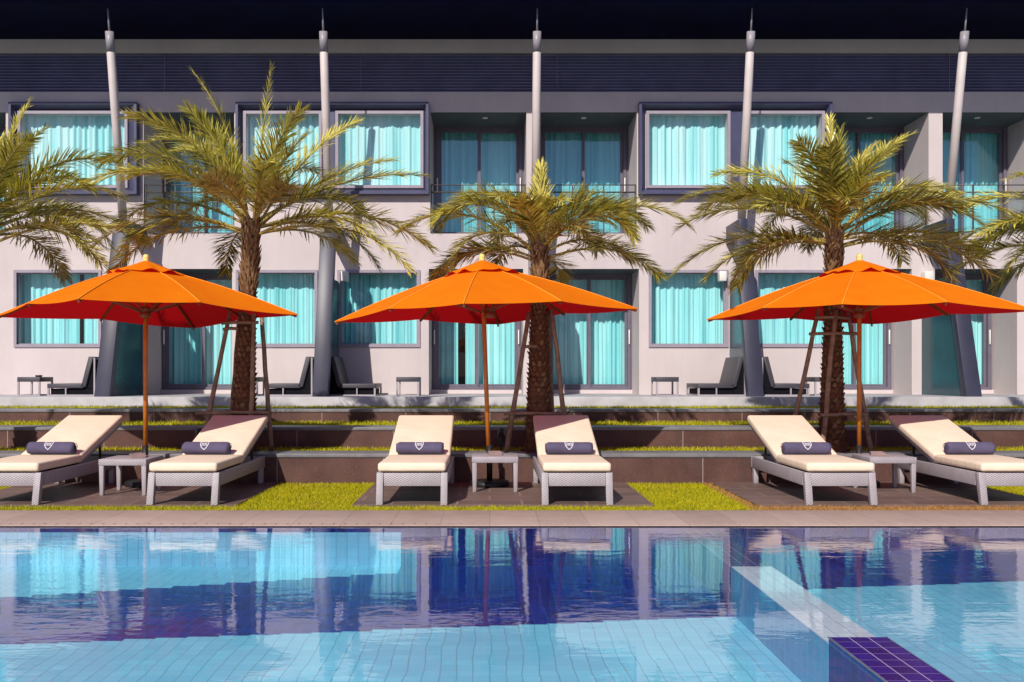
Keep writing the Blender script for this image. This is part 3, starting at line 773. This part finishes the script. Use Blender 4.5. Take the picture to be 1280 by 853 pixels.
# rolled towels with a crest
def make_towel(label, loc, seed):
    rnd = random.Random(seed)
    r = thing('rolled_towel', label, 'towel', loc, rnd.uniform(-.03,.03), 'rolled purple grey towels on the loungers')
    m = MB(); n = 40; W2 = .235; R0 = .062
    prof = [(-W2,.05),(-W2+.002,.72),(-W2+.012,.93),(-W2+.03,1)]; prof += [(-W2+.03+(2*W2-.06)*k/10,1) for k in range(1,10)]; prof += [(W2-.03,1),(W2-.012,.93),(W2-.002,.72),(W2,.05)]
    for x, k in prof:
        for i in range(n):
            a = 2*pi*i/n; rr = R0*k*(1+.03*sin(3*a+seed)+.012*sin(7*x*10+a*2)+ (.05*max(0,1-abs(a-5.2)*3)))
            m.v.append((x+.004*sin(a*2+seed), rr*cos(a)*1.05, R0*.97+rr*sin(a)))
    for j in range(len(prof)-1):
        for i in range(n): m.face((j*n+i, j*n+(i+1)%n, (j+1)*n+(i+1)%n, (j+1)*n+i), True)
    m.face(list(range(n))); m.face([(len(prof)-1)*n+i for i in range(n)][::-1])
    tw = m.build('towel_roll', M['towel'], r, fix=True)
    # loose end flap
    for s in (-1,1):
        g = MB(); pts = []
        for k in range(34):
            a = k*.42; rr = .056-.0015*k
            pts.append((s*(W2+.001), rr*cos(a), R0*.97+rr*sin(a)))
        g.tube(pts, .0028, 5)
        g.build('rolled_edge', M['towel'], tw)
    # crest: shield outline, bar and small strokes lying on the roll
    g = MB(); RR = R0*1.05
    def on(u, a, lift=.003): return Vector((u, -(RR*1.05+lift)*sin(a), R0*.97+(RR+lift)*cos(a)))
    def stroke(pl, w_):
        for p, q in zip(pl[:-1], pl[1:]):
            dx, dy = q[0]-p[0], (q[1]-p[1])*RR; L = math.hypot(dx,dy) or 1
            ox, oy = -dy/L*w_/2, dx/L*w_/2/RR
            g.quad(on(p[0]+ox,p[1]+oy), on(q[0]+ox,q[1]+oy), on(q[0]-ox,q[1]-oy), on(p[0]-ox,p[1]-oy))
    c0 = .95; U = .04; cx = -.005
    sh = [(-U,-.62),(-U*.5,-.50),(0,-.62),(U*.5,-.50),(U,-.62),(U*.98,-.05),(U*.62,.42),(0,.78),(-U*.62,.42),(-U*.98,-.05),(-U,-.62)]
    stroke([(cx+a,c0+b) for a,b in sh], .0075)
    stroke([(cx-U*.7,c0-.22),(cx+U*.7,c0-.22)], .006); stroke([(cx-U*.7,c0+.10),(cx+U*.7,c0+.10)], .005)
    for k in range(4): stroke([(cx-U*.55+k*U*.37,c0-.16),(cx-U*.55+k*U*.37,c0+.04)], .006)
    g.build('crest', M['emblem'], tw)
    return r
tl = ['rolled towel on the lounger cut by the left picture edge', 'rolled towel on the half shaded lounger before the left palm',
      'rolled towel on the lounger left of the middle side table', 'rolled towel on the lounger right of the middle side table',
      'rolled towel on the lounger left of the right side table', 'rolled towel on the lounger cut by the right picture edge']
for i, (x, lb) in enumerate(zip(lx, tl)):
    make_towel('purple grey '+lb, (x+(.02,-.05,.01,.0,-.02,.03)[i], LY+.845, .392), 3+i)

# side tables
def make_table():
    r = thing('side_table', 'x', 'side table', (0,0,0), 0, 'grey wicker side tables between loungers')
    g = MB(); g.box(-.235,.235,-.235,.235,.295,.357); g.build('tabletop', M['wicker'], r, bevel=.006)
    for sx in (-1,1):
        for sy in (-1,1):
            g = MB(); a = sx*.208; b = sy*.208
            g.hexa([(a-.018,b-.018,0),(a+.018,b-.018,0),(a+.018,b+.018,0),(a-.018,b+.018,0),(a-.024,b-.024,.296),(a+.024,b-.024,.296),(a+.024,b+.024,.296),(a-.024,b+.024,.296)])
            g.build('leg', M['wicker'], r, bevel=.004)
    return r
tp = [((-3.60,9.25),'grey wicker side table before the left orange umbrella'), ((.055,9.53),'grey wicker side table before the middle orange umbrella'), ((4.055,9.47),'grey wicker side table before the right orange umbrella')]
T0 = make_table(); T0['label'] = tp[0][1]; T0.location = (*tp[0][0], .004)
for (p, lb) in tp[1:]: dup(T0, (*p, .004), 0, lb)
for (p, lb), (dx,dy,rz) in zip(tp, ((.06,.02,.35),(.0,.02,.05),(-.05,.03,-.3))):
    r = thing('flat_tray', lb.replace('grey wicker side table before','flat brown tray on the side table by'), 'tray', (p[0]+dx,p[1]+dy,.362), rz, 'brown trays on the side tables')
    g = MB(); g.box(-.065,.065,-.09,.09,0,.018); g.build('tray_base', M['tray'], r, bevel=.004)
    g = MB(); rect = [(-.07,.07,-.095,-.085),(-.07,.07,.085,.095),(-.07,-.06,-.085,.085),(.06,.07,-.085,.085)]
    for a,b,c_,d_ in rect: g.box(a,b,c_,d_,.001,.032)
    g.build('tray_rim', M['tray'], r)

# ------------------------------------------------------------------ umbrellas
def umbrella(label, loc, rot, tilt, rz):
    r = thing('garden_umbrella', label, 'umbrella', loc, 0, 'square orange umbrellas over the loungers')
    top = thing_empty = bpy.data.objects.new('canopy_frame', None)
    bpy.data.objects.remove(top)
    q = Matrix.Rotation(tilt[1], 4, 'Y') @ Matrix.Rotation(tilt[0], 4, 'X')
    piv = Vector((0,0,.03))
    def tr(p): return piv + (q @ (Vector(p)-piv))
    Rc, ZA, ZC = 1.64, 2.36, 1.82
    sagn = 10; rad = 12
    # canopy: 8 panels
    def outline(k):       # k in 0..8, even = corner ribs, odd = mid-edge ribs
        a = rz + k*pi/4 - pi/2
        return (Rc, ZC, a) if k % 2 == 0 else (Rc*.735, ZC+.050, a)
    g = MB()
    grid = {}
    for k in range(8):
        r0, z0, a0 = outline(k); r1, z1, a1 = outline(k+1)
        p0 = Vector((r0*cos(a0), r0*sin(a0), z0)); p1 = Vector((r1*cos(a1), r1*sin(a1), z1))
        base = len(g.v)
        for i in range(rad+1):
            s_ = .04+.96*i/rad
            for j in range(sagn+1):
                u = j/sagn; e = p0.lerp(p1, u)
                e2 = e.copy(); bowl = 4*u*(1-u)
                # edge pulled in a little between ribs
                e2.x *= 1-.010*bowl; e2.y *= 1-.010*bowl
                z = ZA + (e2.z-ZA)*s_ - (.008+.010*((k*7+int(loc[0]*3))%3)/2)*bowl*s_ + .045*sin(pi*s_)*1.0 - .02*s_*(1-s_)
                g.v.append(tuple(tr((e2.x*s_, e2.y*s_, z))))
        n = sagn+1
        for i in range(rad):
            for j in range(sagn): g.face((base+i*n+j, base+(i+1)*n+j, base+(i+1)*n+j+1, base+i*n+j+1), True)
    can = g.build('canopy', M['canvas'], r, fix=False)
    # seams and hem
    g = MB()
    for k in range(8):
        r0, z0, a0 = outline(k)
        pts = []
        for i in range(9):
            s_ = .16+.84*i/8; z = ZA+(z0-ZA)*s_+.045*sin(pi*s_)-.02*s_*(1-s_)+.004
            pts.append(tr((r0*cos(a0)*s_, r0*sin(a0)*s_, z)))
        g.tube(pts, .005, 6)
    g.build('seam', M['seam'], can)
    # vent cap with a scalloped rim
    g = MB(); n = 48; rows = 5
    for i in range(rows+1):
        s_ = .08+.92*i/rows
        for j in range(n):
            a = rz-pi/2+2*pi*j/n; k4 = abs(((j/n*4)%1)-.5)*2      # 1 at corners
            k8 = abs(((j/n*8)%1)-.5)*2
            rr = (.345+.075*k4**2)*s_
            z = 2.425-.155*s_ + (.022*(1-k8)-.018*k4)*s_*s_ + .012*sin(a*11+loc[0]*5)*s_**3
            g.v.append(tuple(tr((rr*cos(a), rr*sin(a), z))))
    for i in range(rows):
        for j in range(n): g.face((i*n+j, (i+1)*n+j, (i+1)*n+(j+1)%n, i*n+(j+1)%n), True)
    g.build('vent_cap', M['canvas'], can)
    g = MB(); c = tr((0,0,2.40)); g.lathe([(.030,0),(.038,.015),(.030,.03),(.034,.05),(.032,.07),(.018,.085),(.004,.088)], 16, c); g.build('finial', M['finial'], r)
    g = MB(); g.tube([tr((0,0,.42)), tr((0,0,1.2)), tr((0,0,2.40))], .024, 16); g.build('pole', M['wood'], r)
    g = MB(); g.lathe([(.05,1.80),(.056,1.81),(.056,1.85),(.045,1.855),(.045,1.87),(.056,1.875),(.056,1.91),(.04,1.915)], 18, tr((0,0,0))-Vector((0,0,0))); g.build('hub', M['wood_dark'], r)
    for k in range(8):
        r0, z0, a0 = outline(k)
        P = lambda s_, dz: tr((r0*cos(a0)*s_, r0*sin(a0)*s_, ZA+(z0-ZA)*s_+.045*sin(pi*s_)-.02*s_*(1-s_)+dz))
        g = MB()
        for i in range(5): g.bar(P(.05+.94*i/5,-.024), P(.05+.94*(i+1)/5,-.024), .018, .026)
        rb = g.build('rib', M['wood_dark'], r)
        g = MB(); g.bar(tr((.045*cos(a0),.045*sin(a0),1.86)), P(.46 if k%2==0 else .58,-.035), .014, .018); g.build('strut', M['wood_dark'], rb)
    g = MB(); g.tube([(0,0,.03), (0,0,.43)], .031, 16); g.build('base_tube', M['black'], r)
    g = MB(); g.lathe([(.02,0),(.205,0),(.21,.012),(.21,.045),(.19,.055),(.05,.062)], 32); g.build('base_plate', M['black'], r)
    return r
umbrella('orange umbrella over the left side table, tipped back so its red underside shows', (-3.69,9.86,.005), 0, (R(-1.6),R(-.4)), R(0))
umbrella('orange umbrella in the middle, its pole leaning slightly left', (.0,9.86,.005), 0, (R(-.3),R(-2.0)), R(-6))
umbrella('orange umbrella over the right side table, its pole upright', (3.96,9.86,.005), 0, (R(-.3),R(.2)), R(-27))

# ------------------------------------------------------------------ palms
def frond_mesh(L, e0, bend, rnd, nl=58, lmax=.34, dens=1.0, twist=0):
    """frond growing along +x from the origin, curving down; returns MB (material 0 leaf, 1 midrib)"""
    m = MB(); N = 22; pts = []; p = Vector((0,0,0)); th = e0
    ang = []
    side = rnd.uniform(-.25,.25)
    for i in range(N+1):
        s = i/N; th = e0 - bend*(s**1.45)
        ang.append(th); pts.append(p.copy())
        yaw = side*s*s
        p = p + Vector((cos(th)*cos(yaw), cos(th)*sin(yaw), sin(th)))*(L/N)
    m.m = 1
    m.tube(pts, [.016*(1-.85*i/N)+.002 for i in range(N+1)], 6)
    m.m = 0
    spear = e0 > R(77) and bend < R(60)
    if spear: nl = int(nl*.62); lmax *= .82
    def at(s):
        f = s*N; i = min(int(f), N-1); return pts[i].lerp(pts[i+1], f-i), (pts[i+1]-pts[i]).normalized()
    for k in range(nl):
        s = .14+.86*((k+.5)/nl)**.95
        P, t = at(s)
        b = Vector((0,1,0)); b = (b - t*b.dot(t)).normalized(); n = t.cross(b).normalized()
        if n.z < 0 and abs(th) < 9: pass
        n = -n if n.z < 0 else n
        # twist of the blade round the midrib
        qt = Quaternion(t, twist*(s-.2)); b = qt @ b; n = qt @ n
        prof = (min(1,(s-.05)/.30))**.8*(1-.62*max(0,(s-.45)/.55)**1.3)
        for sg in (-1,1):
            l = lmax*prof*rnd.uniform(.82,1.12)
            if s < .22: l *= rnd.uniform(.35,.7)
            a = (R(62-34*s) if not spear else R(36-14*s))+rnd.uniform(-.2,.2); v = R(rnd.choice((-12,6,20,34)) if not spear else rnd.choice((-30,10,45)))+rnd.uniform(-.12,.12)
            dirn = (t*cos(a) + (b*sg*cos(v)+n*sin(v))*sin(a)).normalized()
            droop = Vector((0,0,-1))*rnd.uniform(.0,.16)
            w_ = .0056*rnd.uniform(.8,1.25)*(.75+.5*prof); wn_ = dirn.cross(n + Vector((rnd.uniform(-.5,.5),rnd.uniform(-.5,.5),0))).normalized()*w_
            q0 = P + b*sg*.006; q1 = q0+dirn*l*.35; q2 = q0+dirn*l*.7+droop*l*.35; q3 = q0+dirn*l+droop*l
            q = rnd.random(); m.m = 0 if q < .50 else (2 if q < .70 else 3)  # dark and bright leaflets put crown shade and highlights into leaf colour
            c = len(m.v)
            m.v += [tuple(x) for x in (q0-wn_*.5, q0+wn_*.5, q1-wn_, q1+wn_, q2-wn_*.75, q2+wn_*.75, q3)]
            m.face((c,c+1,c+3,c+2)); m.face((c+2,c+3,c+5,c+4)); m.face((c+4,c+5,c+6))
    return m
def palm(label, loc, height, lean, rb, rt, seed, fronds, size=1.0):
    rnd = random.Random(seed)
    r = thing('palm_tree', label, 'palm tree', loc, 0, 'feather palms planted along the terrace')
    N = 40
    def axis(k): return Vector((lean[0]*k**1.5, lean[1]*k**1.5, height*k))
    def rad(k): return rb+(rt-rb)*min(1,k/.72) + (.05 if k < .06 else 0)*(1-k/.06) + max(0,(k-.80)/.20)*.012
    m = MB(); m.tube([axis(i/N) for i in range(N+1)], [rad(i/N)*rnd.uniform(.96,1.03) for i in range(N+1)], 18)
    tk = m.build('trunk', M['trunk'], r)
    # diamond leaf bases
    lo = MB(); rows = int(height/.058)
    for j in range(rows):
        k = (j+.3)/rows; c = axis(k); rr = rad(k); nn = 11 if k < .74 else 9
        for i in range(nn):
            a = 2*pi*(i+.5*(j%2))/nn + rnd.uniform(-.07,.07)+j*.06
            out = Vector((cos(a),sin(a),0)); tn = Vector((-sin(a),cos(a),0)); up = Vector((0,0,1))
            hi = k > .70
            w_ = pi*rr/nn*(.92 if not hi else .8)*rnd.uniform(.85,1.1); h_ = rnd.uniform(.045,.085) if not hi else rnd.uniform(.07,.15); pr = rnd.uniform(.010,.036) if not hi else rnd.uniform(.02,.06)*(1.3-k)*2
            p = c+out*(rr-.006)
            tipz = h_*(.55 if not hi else 1.0)
            A = p-tn*w_; Bp = p+tn*w_; D = p-up*h_*.5; T = p+out*pr+up*tipz; E = p+out*pr*.85+up*(tipz-.012)
            T1 = T-tn*w_*.45; T2 = T+tn*w_*.45
            lo.m = 0 if (not hi and rnd.random() < .85) else 1
            b0 = len(lo.v); lo.v += [tuple(x) for x in (A,D,Bp,T2,T1,p+up*h_*.35)]
            lo.face((b0,b0+1,b0+4)); lo.face((b0+1,b0+2,b0+3)); lo.face((b0+1,b0+3,b0+4)); lo.face((b0+4,b0+3,b0+5)); lo.face((b0,b0+4,b0+5)); lo.face((b0+3,b0+2,b0+5))
    lo.build('leaf_base', [M['boot'], M['boot_pale']], tk)
    crown = axis(1.0)
    for (az, e0, L, bend, kind) in fronds:
        az += rnd.uniform(-4,4); e0 += rnd.uniform(-3,3)
        fw = max(0, -sin(R(az)))          # fronds leaning out over the umbrellas stay higher and shorter
        if fw > .35 and e0 < 60: e0 += 24*fw; bend *= 1-.25*fw; L *= 1-.28*fw
        L *= size*rnd.uniform(.95,1.05)
        fm = frond_mesh(L, R(e0), R(bend), rnd, int(64+42*L), .36*size**.5, twist=rnd.uniform(-1.0,1.0))
        lm = {'a':M['leaf_a'],'b':M['leaf_b'],'c':M['leaf_c'],'d':M['leaf_d']}[kind]
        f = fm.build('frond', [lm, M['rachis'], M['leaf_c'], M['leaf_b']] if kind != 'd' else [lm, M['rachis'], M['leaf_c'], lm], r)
        f.location = crown + Vector((cos(R(az))*.05, sin(R(az))*.05, rnd.uniform(-.12,.02) - (.1 if e0 < 25 else 0)))
        f.rotation_euler = (0,0,R(az))
    return r
def gen(seed, n_up, n_mid, n_low, Lu, Lm, Ll, bu=45, bm=95, bl=75):
    rnd = random.Random(seed); out = []
    for i in range(n_up): out.append((360*i/n_up+rnd.uniform(-20,20), rnd.uniform(66,84), Lu*rnd.uniform(.85,1.05), bu*rnd.uniform(.5,1.2), rnd.choice('aab')))
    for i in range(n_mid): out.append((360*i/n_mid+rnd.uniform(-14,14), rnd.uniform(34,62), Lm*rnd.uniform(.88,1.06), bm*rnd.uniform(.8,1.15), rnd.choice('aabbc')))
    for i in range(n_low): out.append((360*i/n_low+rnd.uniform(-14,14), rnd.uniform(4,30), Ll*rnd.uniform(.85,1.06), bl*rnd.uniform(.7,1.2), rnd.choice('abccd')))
    return out
PY = 10.62
# azimuth: 0 = right, 180 = left, -90 = towards the pool, 90 = towards the building
f1 = [(162,78,2.05,34,'a'),(40,86,1.85,8,'b'),(12,62,1.75,30,'b'),(8,44,1.85,38,'a'),(-6,28,2.0,36,'a'),(2,20,2.05,62,'b'),(-10,12,2.1,66,'b'),(24,14,1.7,78,'c'),
      (170,66,2.0,98,'b'),(184,56,2.0,88,'a'),(176,46,2.0,80,'b'),(192,38,1.95,76,'a'),(168,30,1.9,66,'a'),(186,20,1.85,70,'d'),(176,8,1.8,58,'a'),(150,58,1.8,60,'a'),(205,64,1.7,70,'b'),(-40,70,1.4,40,'b'),(-140,72,1.4,40,'a')]+gen(31,2,5,6,1.3,1.7,1.6)
palm('tallest palm at left, its crown highest, trunk behind the second lounger from left', (-2.84,PY,Z1-.03), 2.70, (.10,0), .140, .085, 5, f1, 1.0)
f2 = [(176,80,1.75,158,'b'),(184,70,1.75,140,'b'),(170,62,1.6,128,'a'),(182,40,1.85,84,'b'),(190,54,1.6,112,'a'),(4,78,1.55,165,'b'),(-6,66,1.5,150,'b'),(10,54,1.6,112,'a'),(-2,36,1.95,86,'b'),(8,22,1.6,70,'a'),(172,22,1.5,80,'c'),(95,84,1.15,10,'b'),(80,88,1.0,6,'b')]+gen(42,1,6,6,1.0,1.4,1.3,40,130,90)
palm('shortest palm in the middle with arching yellowish fronds, beside the middle umbrella', (.56,PY,Z1-.03), 2.42, (.02,0), .150, .086, 6, f2, .92)
f3 = [(85,86,1.35,14,'a'),(20,66,1.6,48,'b'),(150,60,1.55,70,'a'),(10,46,1.75,95,'b'),(176,40,1.85,72,'b'),(185,26,1.9,62,'b'),(168,14,1.85,62,'b'),(-4,30,1.95,62,'b'),(5,16,1.95,55,'a'),(-10,6,1.75,55,'d'),(192,4,1.6,60,'c')]+gen(53,3,10,10,1.3,1.7,1.6)
palm('bushy palm at right, trunk behind the right umbrella canopy', (3.95,PY,Z1-.03), 2.58, (.03,0), .150, .084, 7, f3, 1.0)
f4 = [(10,56,1.8,80,'b'),(-8,40,1.85,70,'b'),(6,24,1.9,58,'b'),(-15,10,1.7,50,'c'),(20,34,1.8,75,'a'),(60,80,1.8,25,'a')]+gen(64,3,9,8,1.6,1.75,1.6)
palm('palm at the left picture edge of which only right hand fronds show', (-5.95,PY,Z1-.03), 2.62, (.12,0), .135, .095, 8, f4, .95)
f5 = [(172,44,1.8,72,'b'),(186,28,1.85,62,'b'),(178,14,1.8,60,'a'),(195,56,1.7,80,'b'),(165,34,1.8,80,'a')]+gen(75,3,9,8,1.4,1.7,1.6)
palm('palm at the right picture edge of which only left hand fronds show', (7.28,PY,Z1-.03), 2.45, (-.08,0), .135, .095, 9, f5, 1.0)

def tree_prop(label, loc, stakes, bars):
    r = thing('palm_support', label, 'tree support', loc, 0, 'timber stakes propping the palms')
    for a, b in stakes:
        g = MB(); a = Vector(a); b = Vector(b); n = 7
        pts = [a.lerp(b, i/n)+Vector((random.uniform(-.006,.006),random.uniform(-.006,.006),0)) for i in range(n+1)]
        g.tube(pts, [.030-.006*i/n for i in range(n+1)], 10, True, .06); g.build('stake', M['stake'], r)
    for a, b in bars:
        g = MB(); g.tube([Vector(a), Vector(a).lerp(Vector(b),.5)+Vector((0,0,.008)), Vector(b)], .019, 8, True, .08); g.build('crossbar', M['stake'], r)
    return r
# local x to the right, y to the building, z from the bed
tree_prop('timber stakes propping the left palm, tied with a pale crossbar', (-2.84,PY,Z1-.03),
    [((-.46,-.10,0),(-.13,-.10,1.62)),((-.26,.30,0),(-.09,.17,1.6)),((.13,-.20,0),(.16,-.16,1.66)),((.30,.10,0),(.19,.05,1.68))],
    [((-.20,-.19,1.49),(.22,-.20,1.50)),((-.18,-.20,1.42),(-.02,-.16,1.43)),((-.50,-.16,.47),(.34,-.22,.48))])
tree_prop('dark timber stakes propping the middle palm beside the middle umbrella', (.56,PY,Z1-.03),
    [((-.37,-.20,0),(-.11,-.14,1.62)),((.34,-.12,0),(.15,-.13,1.66)),((.20,.34,0),(.12,.15,1.64))],
    [((-.40,-.24,.47),(.30,-.19,.46)),((-.17,-.19,1.22),(-.02,-.19,1.23))])
tree_prop('timber stakes propping the right palm, with two dark crossbars', (3.95,PY,Z1-.03),
    [((-.52,-.02,0),(-.19,-.10,1.66)),((-.20,-.24,0),(-.02,-.17,1.64)),((.42,-.10,0),(.13,-.14,1.62))],
    [((-.32,-.17,1.37),(.24,-.22,1.37)),((-.24,-.13,1.56),(.12,-.2,1.55)),((-.22,-.26,.45),(.32,-.20,.46))])

# garden spotlights in the beds
def spot(label, loc, rz):
    r = thing('garden_spotlight', label, 'spotlight', loc, rz, 'black garden spotlights')
    g = MB(); g.tube([(0,0,0),(0,0,.10)], .012, 10); g.build('spike', M['black'], r)
    g = MB(); g.tube([(0,-.06,.12),(0,.02,.18),(0,.10,.235)], [.038,.05,.052], 16); g.build('lamp_head', M['black'], r)
    g = MB(); g.box(-.016,.016,-.048,-.044,.135,.165); g.build('white_glint', M['white'], r)  # small white box standing in for a glint on the lamp head
spot('black garden spotlight leaning in the grass left of the half shaded lounger', (-3.34,10.57,Z1-.02), .2)
spot('black garden spotlight at the foot of the middle palm', (.13,10.57,Z1-.02), -.1)
